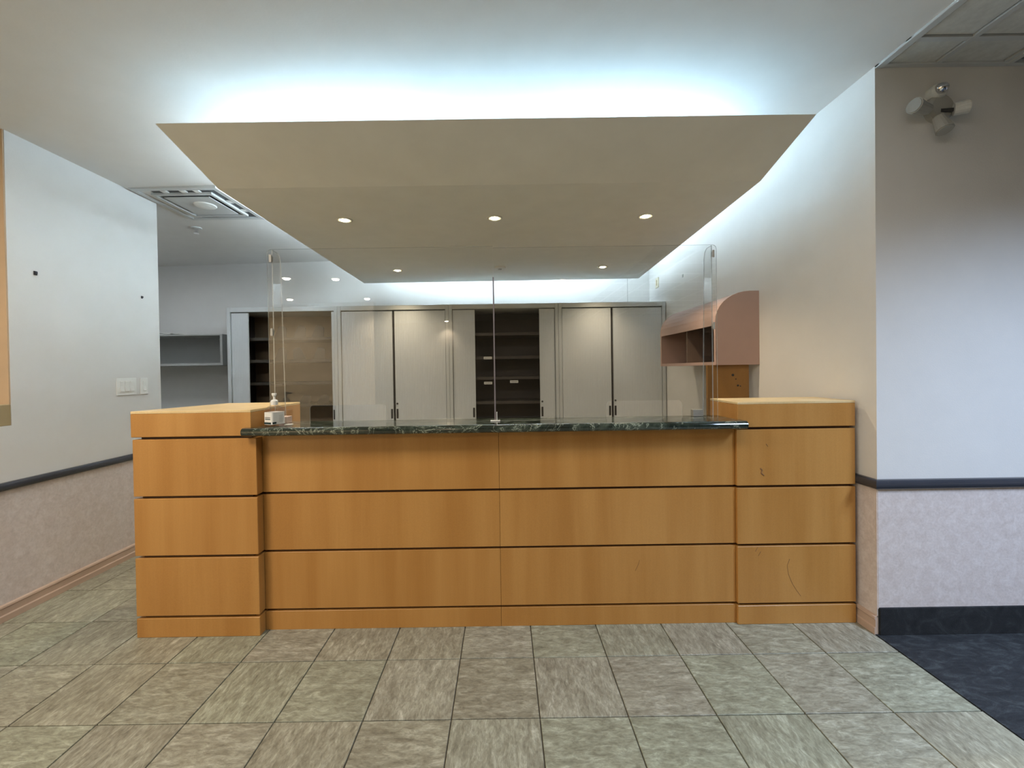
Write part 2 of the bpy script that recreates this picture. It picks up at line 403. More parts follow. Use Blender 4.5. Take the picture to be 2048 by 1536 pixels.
link('wall_angle', bx(XR,5.2,YC-0.024,YC,ZG-0.010,ZG+0.006,bv=0.002), M['tbar'], cg)
# hall light fixture, unlit, at the edge of the frame
t = thing('ceiling_light', 'dim recessed hall light fixture at the top right edge of the ceiling grid', 'ceiling light', (2.58,1.53,ZG))
fb = bmesh.new()
for a in ((2.28,2.89,1.890,1.905),(2.28,2.89,1.155,1.175),(2.28,2.30,1.175,1.890),(2.87,2.89,1.175,1.890)): box(fb,*a,ZG-0.012,ZG+0.006)
link('frame', fb, M['tbar'], t)
for k in range(1,7): link('louvre_blade', bx(2.30+0.081*k,2.304+0.081*k,1.175,1.89,ZG-0.008,ZG+0.022), M['louvre'], t)
link('reflector', bx(2.30,2.87,1.175,1.89,ZG+0.023,ZG+0.028), M['ducts'], t)
# lamps of the waiting room, behind the camera; the shield reflects them
YP = 2.085
for u,v in ((577,555),(675,558),(583,596),(737,597),(895,643),(912,660),(945,661),(1128,567)):
    hz = 740-0.0148*(u-1008); D = 1.29*F/(hz-v); x = (u-1008)/F*D; y = 2*YP-D
    b = bmesh.new(); lathe(b,[(0.0001,0.0),(0.035,0.0),(0.042,0.012),(0.05,0.014)],(x,y,zc(x)-0.016),14); link('recessed_lamp', b, M['led'], ce)
    spot('recessed_lamp_light', (x,y,zc(x)-0.03), 26, NEUT, 110, 0.8)

# ------------------------------------------------------------------ hanging canopy
ca = thing('ceiling_canopy', 'large beige hanging canopy with upturned front edge and glowing cove light above', 'ceiling panel', (0,3.3,2.228))
A = [(-1.508,1.848,2.339),(-1.508,2.25,2.228),(-1.541,4.69,2.228)]; B = [(1.384,1.848,2.339),(1.384,2.25,2.228),(1.500,4.64,2.228)]
bm = bmesh.new(); th = 0.03; tf = 0.006
r0 = [bm.verts.new(p) for p in A]; r1 = [bm.verts.new(p) for p in B]
t0 = [bm.verts.new((p[0],p[1]+(0.012 if i==0 else 0),p[2]+(tf if i==0 else th))) for i,p in enumerate(A)]; t1 = [bm.verts.new((p[0],p[1]+(0.012 if i==0 else 0),p[2]+(tf if i==0 else th))) for i,p in enumerate(B)]
for i in (0,1):
    bm.faces.new((r0[i],r0[i+1],r1[i+1],r1[i])); bm.faces.new((t0[i],t1[i],t1[i+1],t0[i+1]))
    bm.faces.new((r0[i],t0[i],t0[i+1],r0[i+1])); bm.faces.new((r1[i],r1[i+1],t1[i+1],t1[i]))
bm.faces.new((r0[0],r1[0],t1[0],t0[0])); bm.faces.new((r0[2],t0[2],t1[2],r1[2]))
link('panel', bm, M['canopy'], ca)
for (p,a,b) in COVE:
    q = link('batten', bx(p[0]-a/2-0.02,p[0]+a/2+0.02,p[1]-b/2-0.01,p[1]+b/2+0.01,p[2]-0.067,p[2]-0.01), M['white'], ca)
    if a > b: tb = bmesh.new(); tube(tb,(p[0]-a/2,p[1],p[2]),(p[0]+a/2,p[1],p[2]),0.009)
    else: tb = bmesh.new(); tube(tb,(p[0],p[1]-b/2,p[2]),(p[0],p[1]+b/2,p[2]),0.009)
    link('fluorescent_tube', tb, M['tube'], q)
for x in (-1.2,1.05):
    for y in (2.7,4.2):
        b = bmesh.new(); tube(b,(x,y,2.255),(x,y,zc(x)+0.002),0.006); link('hanger_rod', b, M['chrome'], ca)
def on_plane(u,v,z):
    hz = 740-0.0148*(u-1008); y = (z-H)*F/(hz-v); return ((u-1008)/F*y, y)
dl = [(695,441,'front left'),(994,437,'front middle'),(1295,433,'front right'),(799,541,'back left'),(1208,534,'back right')]
for u,v,w in dl:
    x,y = on_plane(u,v,2.228)
    lab = {'front left':'lit round halogen downlight at the left of the canopy front row',
           'front middle':'lit round halogen downlight in the middle of the canopy front row',
           'front right':'lit round halogen downlight at the right of the canopy front row',
           'back left':'small lit downlight near the canopy back edge, left one of two',
           'back right':'small lit downlight near the canopy back edge, right one of two'}[w]
    t = thing('downlight', lab, 'downlight', (x,y,2.228), 'halogen downlights in the canopy')
    b = bmesh.new(); R = 0.052
    lathe(b,[(0.034,0.0),(R,0.0),(R,-0.004),(0.040,-0.006),(0.034,-0.003)],(x,y,2.2285),24); link('trim_ring', b, M['canopy'], t, smooth=True)
    b = bmesh.new(); lathe(b,[(0.0001,-0.007),(0.018,-0.006),(0.026,-0.002),(0.027,0.0)],(x,y,2.2265),20); link('lamp', b, M['lamp'], t)
    spot('downlight_light', (x,y,2.212), 23 if y < 3.5 else 12, WARM, 116 if y < 3.5 else 105, 1.0, 0.025)
x,y = on_plane(1003,535,2.228)
t = thing('smoke_detector', 'flat round detector disc on the canopy underside between the two back downlights', 'detector', (x,y,2.228))
b = bmesh.new(); lathe(b,[(0.055,0.0),(0.055,-0.010),(0.045,-0.016),(0.001,-0.018)],(x,y,2.228),24); link('disc', b, M['canopy'], t)
b = bmesh.new(); lathe(b,[(0.018,-0.016),(0.016,-0.024),(0.001,-0.025)],(x,y,2.228),16); link('sensor_cap', b, M['greyshelf'], t)

# ------------------------------------------------------------------ reception counter
G = [0.096,0.382,0.663,0.943]; gh = 0.006         # groove centres
def rounded(x0,x1,y0,y1,z0,z1): return bx(x0,x1,y0,y1,z0,z1,bv=0.0018)
# left pedestal
PL = [(-1.752,1.973),(-1.17,1.973),(-1.17,2.45),(-1.607,2.45),(-1.71,2.115)]
lp = thing('counter_pedestal', 'orange maple pedestal with dark grooves at the left end of the reception counter', 'pedestal', (-1.46,1.973,0), 'grooved maple pedestals of the counter')
bm = bmesh.new(); prism(bm, [(-1.722,1.990),(-1.199,1.990),(-1.199,2.43),(-1.597,2.43),(-1.69,2.12)], 0.0, 1.045); link('core', bm, M['reveal'], lp)
for z0,z1 in [(0.0,G[0]-gh)]+[(G[i]+gh,G[i+1]-gh) for i in range(3)]:
    bm = bmesh.new(); prism(bm, PL, z0, z1, bv=0.0018)
    link('plinth_board' if z0 == 0 else 'front_board', bm, M['maple'], lp)
PLt = [(-1.757,1.971),(-1.192,1.971),(-1.192,2.45),(-1.607,2.45),(-1.713,2.113)]
bm = bmesh.new(); prism(bm, PLt, G[3]+gh, 1.058, bv=0.0018); link('top_board', bm, M['maple'], lp)
bm = bmesh.new(); prism(bm, PLt, 1.0585, 1.071, bv=0.0015); link('pedestal_top', bm, M['mapletop'], lp)
# right pedestal
rp = thing('counter_pedestal', 'paler scuffed maple pedestal at the right end of the counter against the wall', 'pedestal', (1.4,2.0,0), 'grooved maple pedestals of the counter')
X0, X1, YR = 1.108, 1.676, 2.004
link('core', bx(X0+0.015,X1-0.015,YR+0.017,2.25,0,1.045), M['reveal'], rp)
for z0,z1 in [(0.0,G[0]-gh)]+[(G[i]+gh,G[i+1]-gh) for i in range(3)]:
    link('plinth_board' if z0 == 0 else 'front_board', rounded(X0,X1,YR,2.27,z0,z1), M['maple'], rp)
link('top_board', rounded(1.113,X1,YR-0.001,2.27,G[3]+gh,1.058), M['maple'], rp)
link('pedestal_top', bx(1.113,X1,YR-0.001,2.27,1.0585,1.070,bv=0.0015), M['mapletop'], rp)
# scuff marks, thin smears lying on the boards
def scuff(parent, pts, r, yy, m=None):
    b = bmesh.new()
    for p,q in zip(pts,pts[1:]): tube(b,(p[0],yy,p[1]),(q[0],yy,q[1]),r,6)
    o = link('scuff_mark', b, m or M['reveal'], parent); return o
def onp(u,v,y):
    hz = 740-0.0148*(u-1008); return ((u-1008)/F*y, H-(v-hz)/F*y)
M['scuff'] = simple('brown_scuff', (0.20,0.10,0.04,1), 0.6)
scuff(rp, [onp(*p,YR) for p in [(1577,1120),(1572,1133),(1574,1150),(1582,1170),(1590,1183),(1599,1195)]], 0.0011, YR, M['scuff'])
scuff(rp, [onp(*p,YR) for p in [(1519,937),(1523,941),(1521,947),(1527,952)]], 0.003, YR, M['scuff'])
scuff(rp, [onp(*p,YR) for p in [(1531,888),(1535,893)]], 0.0016, YR, M['scuff'])
scuff(rp, [onp(*p,YR) for p in [(1513,1096),(1508,1105)]], 0.0012, YR, M['scuff'])
scuff(rp, [onp(*p,YR) for p in [(1519,1105),(1514,1114)]], 0.0012, YR, M['scuff'])
# counter front
YM = 2.020
cf = thing('reception_counter', 'long orange maple counter front of grooved boards between the two pedestals', 'counter', (0,YM,0))
xa, xm, xb = -1.1685, -0.030, 1.1065
link('core', bx(xa+0.002,xb-0.002,YM+0.016,2.19,0,0.945), M['reveal'], cf)
for z0,z1 in [(0.0,G[0]-gh)]+[(G[i]+gh,(G[i+1]-gh) if i < 2 else 0.949) for i in range(3)]:
    for x0,x1 in ((xa,xm-0.0006),(xm+0.0006,xb)):
        link('plinth_board' if z0 == 0 else 'front_board', bx(x0,x1,YM,YM+0.02,z0,z1,bv=0.0009), M['maple'], cf)
scuff(cf, [onp(*p,YM) for p in [(1275,1122),(1272,1132),(1266,1144)]], 0.0009, YM, M['scuff'])
# marble worktop with rounded front edge
ct = thing('marble_countertop', 'dark green veined marble worktop with rounded front edge on the counter', 'countertop', (0,2.05,0.95))
prof = [(2.19,0.950),(1.945,0.950)]+[(1.945-0.019*math.sin(t),0.969-0.019*math.cos(t)) for t in [math.radians(a) for a in range(15,180,15)]]+[(1.945,0.988),(2.19,0.988)]
bm = bmesh.new()
x0,x1 = -1.214,1.121
def cur(y, side):   # the ends stand in front of the pedestals, the slab passes between them
    if side < 0: return x0 if y < 1.968 else -1.1665
    return x1 if y < 2.0 else 1.1045
k = len(prof)
bmA = bmesh.new(); prism(bmA, [(y,z) for y,z in prof if y < 1.969]+[(1.969,0.988),(1.969,0.950)], x0, x1, 'x')
# sort the profile properly : bottom, nose, top
bmA.free(); bmA = bmesh.new()
nose = [(1.9685,0.950)]+[p for p in prof if p[0] < 1.9685]+[(1.9685,0.988)]
prism(bmA, nose, x0, x1, 'x', bv=0)
box(bmA, -1.1665,1.1045,1.9685,2.19,0.950,0.988); box(bmA, 1.1045,x1,1.9685,2.000,0.950,0.988)
bmesh.ops.remove_doubles(bmA, verts=bmA.verts, dist=0.00001)
bm.free(); link('slab', bmA, M['granite'], ct)

# ------------------------------------------------------------------ acrylic shields
ZT = 0.9885
def pane_mesh(xa, xb, ztop, y, th, cut, rc=0.02, round_left=False, round_right=False):
    """upright pane in the xz plane with a rounded pass-through cut in its foot"""
    c0,c1,ch = cut; r = 0.018
    out = [(xa,ZT),(c0,ZT),(c0,ZT+ch-r)]
    out += [(c0+r-r*math.cos(a),ZT+ch-r+r*math.sin(a)) for a in [math.radians(q) for q in (22,45,68,90)]]
    out += [(c1-r+r*math.sin(a),ZT+ch-r+r*math.cos(a)) for a in [math.radians(q) for q in (0,22,45,68,90)]]
    out += [(c1,ZT),(xb,ZT)]
    if round_right: out += [(xb-rc+rc*math.cos(a),ztop-rc+rc*math.sin(a)) for a in [math.radians(q) for q in (0,30,60,90)]]
    else: out += [(xb,ztop)]
    if round_left: out += [(xa+rc-rc*math.sin(a),ztop-rc+rc*math.cos(a)) for a in [math.radians(q) for q in (0,30,60,90)]]
    else: out += [(xa,ztop)]
    bm = bmesh.new(); fs = prism(bm, out, y-th/2, y+th/2, 'y')
    for f in fs[2:]: f.material_index = 1
    return bm
def shield(lab, xa, xb, xw, ztop, cut, left):
    t = thing('acrylic_shield', lab, 'sneeze guard', ((xa+xb)/2,YP,ZT), 'clear acrylic shields on the counter')
    link('pane', pane_mesh(xa,xb,ztop,YP,0.005,cut,round_left=left,round_right=not left), [M['acrylic'],M['edge']], t)
    s = YP+0.003
    pts = [(s,ZT),(s,ztop-0.002),(s+0.050,ztop-0.004),(s+0.070,ztop-0.018),(s+0.078,ztop-0.05),(s+0.10 if left else s+0.105,ZT)]
    bm = bmesh.new(); fs = prism(bm, pts, xw-0.0022, xw+0.0022, 'x')
    for f in fs[2:]: f.material_index = 1
    link('wing', bm, [M['acrylic'],M['edge']], t)
    sg = -1 if left else 1
    for z in (ztop-0.045,1.444):
        b = bmesh.new(); box(b, xw+sg*0.001,xw+sg*0.010,YP-0.007,YP-0.0026,z-0.018,z+0.018,bv=0.001); box(b, xw+sg*0.0024,xw+sg*0.006,YP-0.004,YP+0.016,z-0.012,z+0.012)
        link('hinge_clip', b, M['haze'], t)
    return t
sl = shield('left clear acrylic counter shield with side wing, beside the sanitiser bottle', -1.163,-0.0475,-1.140,1.853,(-0.966,-0.587,0.090),True)
sr = shield('right clear acrylic counter shield with side wing, beside the right pedestal', -0.0455,1.060,1.038,1.845,(0.508,0.882,0.090),False)
b = bmesh.new(); box(b,-0.0500,-0.0430,YP-0.0045,YP-0.0027,ZT+0.002,1.70,bv=0.0006); link('joint_strip', b, M['seam'], sl)
b = bmesh.new(); box(b,-0.070,-0.022,YP-0.026,YP-0.003,ZT,ZT+0.004,bv=0.001); box(b,-0.040,-0.036,YP-0.02,YP-0.003,ZT,ZT+0.045,bv=0.001); link('foot_clip', b, M['white'], sl)
b = bmesh.new(); box(b,0.965,1.015,YP+0.06,YP+0.09,ZT,ZT+0.034,bv=0.001); link('wing_foot', b, M['haze'], sr)

# ------------------------------------------------------------------ things on the counter
bx_, by_ = -1.112, 2.030
t = thing('hand_sanitizer_bottle', 'clear pump bottle of hand sanitiser with white cap and label by left pedestal', 'bottle', (bx_,by_,ZT))
def rsq(w, d, r, z, rot, n=4):
    pts = []
    for cx,cy,a0 in ((w-r,d-r,0),(-w+r,d-r,90),(-w+r,-d+r,180),(w-r,-d+r,270)):
        for k in range(n+1):
            a = math.radians(a0+90*k/n); x,y = cx+r*math.cos(a), cy+r*math.sin(a)
            pts.append((bx_+x*math.cos(rot)-y*math.sin(rot), by_+x*math.sin(rot)+y*math.cos(rot), z))
    return pts
rot = math.radians(66)
def loft(secs):
    b = bmesh.new(); R = [[b.verts.new(p) for p in rsq(*s)] for s in secs]
    for A_,B_ in zip(R,R[1:]):
        k = len(A_)
        for i in range(k): b.faces.new((A_[i],A_[(i+1)%k],B_[(i+1)%k],B_[i]))
    b.faces.new(R[0]); b.faces.new(list(reversed(R[-1]))); return b
bo = link('bottle_body', loft([(0.034,0.027,0.010,ZT,rot),(0.036,0.029,0.010,ZT+0.004,rot),(0.036,0.029,0.010,ZT+0.070,rot),(0.034,0.027,0.012,ZT+0.080,rot),(0.026,0.021,0.014,ZT+0.092,rot),(0.014,0.013,0.012,ZT+0.099,rot),(0.013,0.013,0.0125,ZT+0.101,rot)]), M['bottle'], t, smooth=False)
link('label_sleeve', loft([(0.0366,0.0296,0.010,ZT+0.008,rot),(0.0366,0.0296,0.010,ZT+0.066,rot)]), M['white'], t)
# printed bands on the two label faces
def printed(name, u0,u1,z0,z1,face,m):
    b = bmesh.new(); c,s = math.cos(rot),math.sin(rot); d = -0.0299 if face == 0 else -0.0369
    vs = []
    for off in (0,-0.0004):
        for u,z in ((u0,z0),(u1,z0),(u1,z1),(u0,z1)):
            x,y = (u,d+off) if face == 0 else (d+off,u)
            vs.append(b.verts.new((bx_+x*c-y*s,by_+x*s+y*c,ZT+z)))
    b.faces.new(vs[:4]); b.faces.new(vs[4:]); 
    for i in range(4): b.faces.new((vs[i],vs[(i+1)%4],vs[4+(i+1)%4],vs[4+i]))
    link(name,b,m,t)
printed('label_print',-0.018,0.018,0.032,0.036,1,M['teal']); printed('label_print',-0.018,0.018,0.040,0.043,1,M['greyprint'])
printed('label_print',-0.022,0.024,0.010,0.019,1,M['teal']); printed('label_print',-0.034,-0.014,0.011,0.020,0,M['teal'])
for k in range(5): printed('label_print',0.000,0.024,0.020+0.007*k,0.0213+0.007*k,0,M['greyshelf'])
b = bmesh.new(); lathe(b,[(0.0165,0.100),(0.0165,0.118),(0.012,0.124),(0.0055,0.126),(0.0050,0.140)],(bx_,by_,ZT),20); link('cap', b, M['white'], t)
b = bmesh.new(); lathe(b,[(0.005,0.138),(0.010,0.145),(0.0115,0.152),(0.011,0.156)],(bx_,by_,ZT),20); prism(b,[(bx_-0.004,by_-0.003),(bx_+0.013,by_-0.031),(bx_+0.020,by_-0.027),(bx_+0.004,by_+0.003)],ZT+0.145,ZT+0.153); link('pump_head', b, M['white'], t)
o = link('note_pad', bx(-1.130,-1.088,2.10,2.15,ZT,ZT+0.034,bv=0.001), M['pinkpaper'], origin=(-1.11,2.12,ZT)); setp(o,'small pinkish pad of notes standing behind the sanitiser bottle','note pad')
bm = bmesh.new(); prism(bm, [(-1.072,2.040),(-1.040,2.058),(-1.046,2.078),(-1.078,2.070)], ZT, ZT+0.0015)
o = link('paper_card', bm, M['paper'], origin=(-1.04,2.05,ZT)); setp(o,'small white paper card lying on marble right of the sanitiser bottle','card')

# ------------------------------------------------------------------ tambour cabinets
YF = 4.38; ZK = 1.930
def lab_marks(parent, x0, z0, y):
    b = bx(x0,x0+0.085,y-0.004,y-0.001,z0,z0+0.026); q = link('shelf_label', b, M['paper'], parent)
    b = bmesh.new()
    for k in range(6): box(b,x0+0.008+0.012*k,x0+0.016+0.012*k,y-0.0046,y-0.004,z0+0.009,z0+0.017)
    link('faint_print', b, M['greyprint'], q)
def cabinet(lab, x0, x1, open_=None, shelves=(), tone='inside', key=True):
    t = thing('tambour_cabinet', lab, 'cabinet', ((x0+x1)/2,YF+0.22,0), 'grey tambour cabinets along the back wall')
    m = M['steel']; fw = 0.034
    b = bmesh.new()
    for a in ((x0,x0+fw,YF,YF+0.45,0,ZK),(x1-fw,x1,YF,YF+0.45,0,ZK),(x0+fw,x1-fw,YF,YF+0.45,ZK-0.048,ZK),(x0+fw,x1-fw,YF,YF+0.45,0,0.08)): box(b,*a,bv=0.002)
    link('carcass', b, m, t)
    link('back_panel', bx(x0+fw,x1-fw,YF+0.43,YF+0.447,0.08,ZK-0.048), M[tone], t)
    link('inner_lining', bx(x0+fw,x0+fw+0.004,YF+0.02,YF+0.43,0.08,ZK-0.048), M['inside'], t)
    link('inner_lining', bx(x1-fw-0.004,x1-fw,YF+0.02,YF+0.43,0.08,ZK-0.048), M['inside'], t)
    a, bb = (x0+fw+0.004, x1-fw-0.004); mid = (a+bb)/2
    if open_ is None: d = [(a,mid-0.007),(mid+0.007,bb)]
    else: d = [(a,open_[0]),(open_[1],bb)]
    for k,(p,q) in enumerate(d):
        dr = link('door', bx(p,q,YF+0.012,YF+0.024,0.085,ZK-0.056,bv=0.002), M['tambour'], t)
        e = q-0.022 if k == 0 else p+0.022
        if q-p < 0.05: e = (p+q)/2
        w = min(0.010,(q-p)/4)
        link('handle', bx(e-w,e+w,YF+0.0095,YF+0.0125,0.75,0.85,bv=0.001), M['slot'], dr)
        if k == 1 and key:
            b = bmesh.new(); lathe(b,[(0.010,0.0),(0.010,0.004),(0.001,0.0045)],(e,YF+0.008,0.905),14,'y'); link('lock', b, M['slot'], dr)
        ed = (q-0.004,q) if k == 0 else (p,p+0.004)
        link('edge_strip', bx(ed[0],ed[1],YF+0.010,YF+0.0125,0.085,ZK-0.058), M['slot'] if open_ is None else M['steel'], dr)
    if open_ is None: link('gap_shadow_strip', bx(mid-0.007,mid+0.007,YF+0.03,YF+0.04,0.085,ZK-0.056), M['inside'], t)
    for z in shelves: link('shelf', bx(x0+fw+0.006,x1-fw-0.006,YF+0.05,YF+0.43,z-0.015,z+0.015,bv=0.001), M['divider'] if tone == 'inside2' else M['inside'], t)
    return t
zs = lambda y: H-(y-741)/F*(YF+0.05)
X = [-2.878,-1.728,-0.566,0.576,1.692]
c1 = cabinet('leftmost grey tambour cabinet, doors open on shelves of file dividers', X[0],X[1]-0.002,((498-1008)/F*YF,(664-1008)/F*YF),[H-(y-746.5)/F*4.43 for y in (678,722,767,811)]+[0.5],'inside2',False)
c2 = cabinet('closed grey tambour cabinet second from the left, between the two open ones', X[1],X[2]-0.002)
c3 = cabinet('half open grey tambour cabinet with dark shelves and small white labels, behind the shield joint', X[2],X[3]-0.002,((951-1008)/F*YF,(1080-1008)/F*YF),[zs(y) for y in (669,716,757,806)]+[0.5])
c4 = cabinet('rightmost closed grey tambour cabinet in the back right corner', X[3],X[4])
for u,v in ((968,719),(968,769),(1020,767)):
    hz = 741; y = YF+0.05; lab_marks(c3,(u-1008)/F*y,H-(v-hz)/F*y,y)
# file dividers on the open shelves of the left cabinet
n = 0
for row,(ys_,xsr) in enumerate(((678,(566,604,640)),(722,(566,604,642)),(811,(612,648)))):
    z = H-(ys_-746.5)/F*4.43+0.0155
    for k,u in enumerate(xsr):
        x = (u-1008)/F*4.5; w,h = 0.155,(0.125 if row < 2 else 0.09)
        rn = ['top','second','bottom'][row]
        pn = (['left','middle','right'] if len(xsr) == 3 else ['left','right'])[k]
        t = thing('file_divider', 'dark slanted metal file divider, %s one on the %s shelf of the leftmost cabinet' % (pn,rn), 'divider', (x,4.55,z), 'metal file dividers in the open cabinet')
        b = bmesh.new(); s = 1 if not (row == 1 and k == 1) else -1
        pts = [(x-s*w*0.42,z),(x+s*w*0.42,z),(x+s*w*0.45,z+h*0.78),(x+s*w*0.30,z+h*0.96),(x+s*w*0.02,z+h),(x-s*w*0.10,z+h*0.93)]
        prism(b,pts,4.46,4.463,'y'); link('plate', b, M['divider'], t)
        link('foot', bx(x-w*0.42,x+w*0.42,4.463,4.60,z-0.0004,z+0.002), M['divider'], t)

# ------------------------------------------------------------------ wall shelf in the left recess
zt, zb_, xr_ = 1.672, 1.336, -3.02
t = thing('wall_shelf', 'open grey wall shelf box in the dim recess left of the cabinets', 'shelf', (-3.7,YB,zb_))
y0 = 4.52
link('shelf_top', bx(-4.5,xr_,y0,YB,zt-0.014,zt,bv=0.001), M['greyshelf'], t)
link('shelf_bottom', bx(-4.5,xr_,y0,YB,zb_,zb_+0.024,bv=0.001), M['greyshelf'], t)
link('side_panel', bx(xr_-0.026,xr_,y0-0.002,YB,zb_+0.024,zt-0.014,bv=0.001), M['greyshelf'], t)
link('side_panel', bx(-4.5,-4.474,y0-0.002,YB,zb_+0.024,zt-0.014,bv=0.001), M['greyshelf'], t)
link('back_panel', bx(-4.47,xr_-0.026,YB-0.012,YB-0.001,zb_+0.024,zt-0.014), M['greyshelf'], t)
for k,(x,r) in enumerate(((-3.66,0.25),)):
    b = bmesh.new()
    for (xa_,xb_,za_,zb2) in ((x-0.14,x+0.14,0.004,0.018),(x-0.02,x+0.26,0.020,0.006),(x-0.16,x+0.06,0.034,0.022)):
        prism(b, [(xa_,zt+za_-0.004),(xb_,zt+zb2-0.004),(xb_,zt+zb2),(xa_,zt+za_)], 4.55, 4.78, 'y')
    o = link('paper_sheet', b, M['paper'], origin=(x,4.7,zt)); setp(o,'loose papers lying on top of the grey wall shelf','papers')

# ------------------------------------------------------------------ pink overhead hutch on the right wall
hy0,hy1 = 2.79,3.77; hx = 1.408; hz0 = 1.252
t = thing('overhead_hutch', 'dusty pink overhead hutch with curved hood mounted on the right wall', 'hutch', (XR,3.3,hz0))
def Z_(v,u,y): return H+((740-0.0148*(u-1008))-v)/F*y
zc0 = 1.548; ztp = 1.742
curve = [(hx+ (1.64-hx)*(1-math.cos(a)), zc0+(ztp-zc0)*math.sin(a)) for a in [math.radians(q) for q in range(0,91,10)]]
prf = [(XR,hz0),(hx,hz0)]+curve+[(XR,ztp)]
for a,bq in ((hy0,hy0+0.022),(hy1-0.022,hy1)):
    b = bmesh.new(); prism(b, prf, a, bq, 'y'); link('side_panel', b, M['pink'], t)
link('bottom_shelf', bx(hx+0.004,XR,hy0+0.022,hy1-0.022,hz0,hz0+0.022), M['pink'], t)
link('back_panel', bx(XR-0.012,XR-0.001,hy0+0.022,hy1-0.022,hz0+0.022,ztp-0.02), M['hutchin'], t)
cin = [(p[0]+0.014,p[1]-0.010) for p in curve]
b = bmesh.new(); prism(b, [(hx+0.001,zc0-0.03)]+[(x+0.001,z-0.001) for x,z in curve]+[(XR-0.012,ztp-0.001),(XR-0.012,ztp-0.018)]+[(x+0.004,z-0.012) for x,z in reversed(curve)]+[(hx+0.017,zc0-0.03)], hy0+0.022, hy1-0.022, 'y'); link('curved_hood', b, M['pink'], t)
link('inner_divider', bx(hx+0.03,XR-0.012,3.29,3.305,hz0+0.022,zc0+0.04), M['hutchin'], t)
t = thing('support_board', 'brown knotted wooden board standing under the pink hutch', 'board', (1.5,2.84,0))
link('board', bx(1.372,1.652,2.83,2.852,0.0,hz0,bv=0.001), M['board'], t)
for u,v,r in ((1466,750,0.009),(1472,758,0.004),(1476,771,0.007),(1481,772,0.004)):
    x,z = onp(u,v,2.83); b = bmesh.new(); lathe(b,[(r,0.0),(r,-0.0012),(0.0005,-0.0022)],(x,2.8302,z),9,'y'); link('knot', b, M['slot'], t)

# ------------------------------------------------------------------ plates and marks on the walls
def wl_pt(u,v):
    y = -XL*F/(1008-u); hz = 740-0.0148*(u-1008); return y, H-(v-hz)/F*y
def left_plate(lab, u0,u1,v, togg):
    ya,_ = wl_pt(u0,v); yb,_ = wl_pt(u1,v); yc,z = wl_pt((u0+u1)/2,v)
    t = thing('light_switch', lab, 'light switch', (XL,yc,z), 'light switches on the left wall')
    link('switch_plate', bx(XL,XL+0.006,ya,yb,z-0.058,z+0.058,bv=0.002), M['white'], t)
    w = (yb-ya)/(togg+0.9)
    for k in range(togg):
        y = (ya+yb)/2+(k-(togg-1)/2)*w
        b = bmesh.new(); hw = min(0.016,w*0.36)
        prism(b, [(XL+0.006,-0.034+z),(XL+0.012,-0.032+z),(XL+0.007,0.004+z),(XL+0.010,0.034+z),(XL+0.006,0.036+z)], y-hw, y+hw, 'y'); link('rocker', b, M['white'], t)
left_plate('white plate with three rocker switches on the left wall',232,272,773,3)
left_plate('narrow white plate with a single rocker switch right of the triple switch',280,295,772,1)
for (u,v,s,lab) in ((77,547,0.011,'small dark wall anchor high on the left wall, nearer the opening'),(288,595,0.009,'tiny dark wall anchor on the left wall, above the light switches')):
    y,z = wl_pt(u,v); b = bmesh.new(); box(b,XL,XL+0.004,y-s*0.8,y+s*0.8,z-s,z+s,bv=0.001); box(b,XL+0.003,XL+0.010,y-s*0.4,y+s*0.4,z-s*0.4,z+s*0.7)
    o = link('wall_anchor', b, M['rail'], origin=(XL,y,z)); setp(o,lab,'wall anchor','small anchors left in the left wall')
def wr_pt(u,v):
    y = XR*F/(u-1008); hz = 740-0.0148*(u-1008); return y, H-(v-hz)/F*y
y,z = wr_pt(1317,566)
t = thing('wall_plate', 'narrow ivory control plate high on the right wall near the back corner', 'wall plate', (XR,y,z))
link('plate', bx(XR-0.008,XR,y-0.045,y+0.045,z-0.055,z+0.055,bv=0.002), M['ivory'], t)
link('slot', bx(XR-0.0095,XR-0.007,y-0.012,y+0.012,z-0.03,z+0.03), M['stool'], t)
y,z = wr_pt(1368,552); b = bmesh.new(); box(b,XR-0.004,XR,y-0.012,y+0.012,z-0.014,z+0.014,bv=0.001)
o = link('wall_plug', b, M['greyshelf'], origin=(XR,y,z)); setp(o,'small grey plug mark on the right wall above the pink hutch','wall plug')
# ------------------------------------------------------------------ air diffuser on the ceiling
zc_ = zc(-2.2)-0.001; dx0,dx1,dy0,dy1 = -2.545,-1.95,2.88,3.48
t = thing('air_diffuser', 'square white ceiling air diffuser between left wall and canopy', 'air vent', (-2.25,3.18,zc_))
def ringm(a, w, z0, z1):
    b = bmesh.new()
    box(b,dx0+a,dx1-a,dy0+a,dy0+a+w,z0,z1,bv=0.001); box(b,dx0+a,dx1-a,dy1-a-w,dy1-a,z0,z1,bv=0.001)
    box(b,dx0+a,dx0+a+w,dy0+a+w,dy1-a-w,z0,z1,bv=0.001); box(b,dx1-a-w,dx1-a,dy0+a+w,dy1-a-w,z0,z1,bv=0.001); return b
link('outer_frame', ringm(0,0.035,zc_-0.014,zc_+0.006), M['louvre'], t)
link('throat', bx(dx0+0.03,dx1-0.03,dy0+0.03,dy1-0.03,zc_-0.003,zc_+0.004), M['ducts'], t)
link('louvre_ring', ringm(0.085,0.022,zc_-0.020,zc_-0.004), M['louvre'], t)
bm = bmesh.new(); q0 = 0.135
prism(bm,[(dx0+q0,dy0+q0),(dx1-q0,dy0+q0),(dx1-q0,dy1-q0),(dx0+q0,dy1-q0)],zc_-0.020,zc_-0.014,bv=0.002); link('centre_plate', bm, M['louvre'], t)
b = bmesh.new(); lathe(b,[(0.075,0),(0.07,-0.006),(0.03,-0.010),(0.001,-0.010)],((dx0+dx1)/2+0.03,(dy0+dy1)/2-0.02,zc_-0.020),24); link('centre_disc', b, M['white'], t)
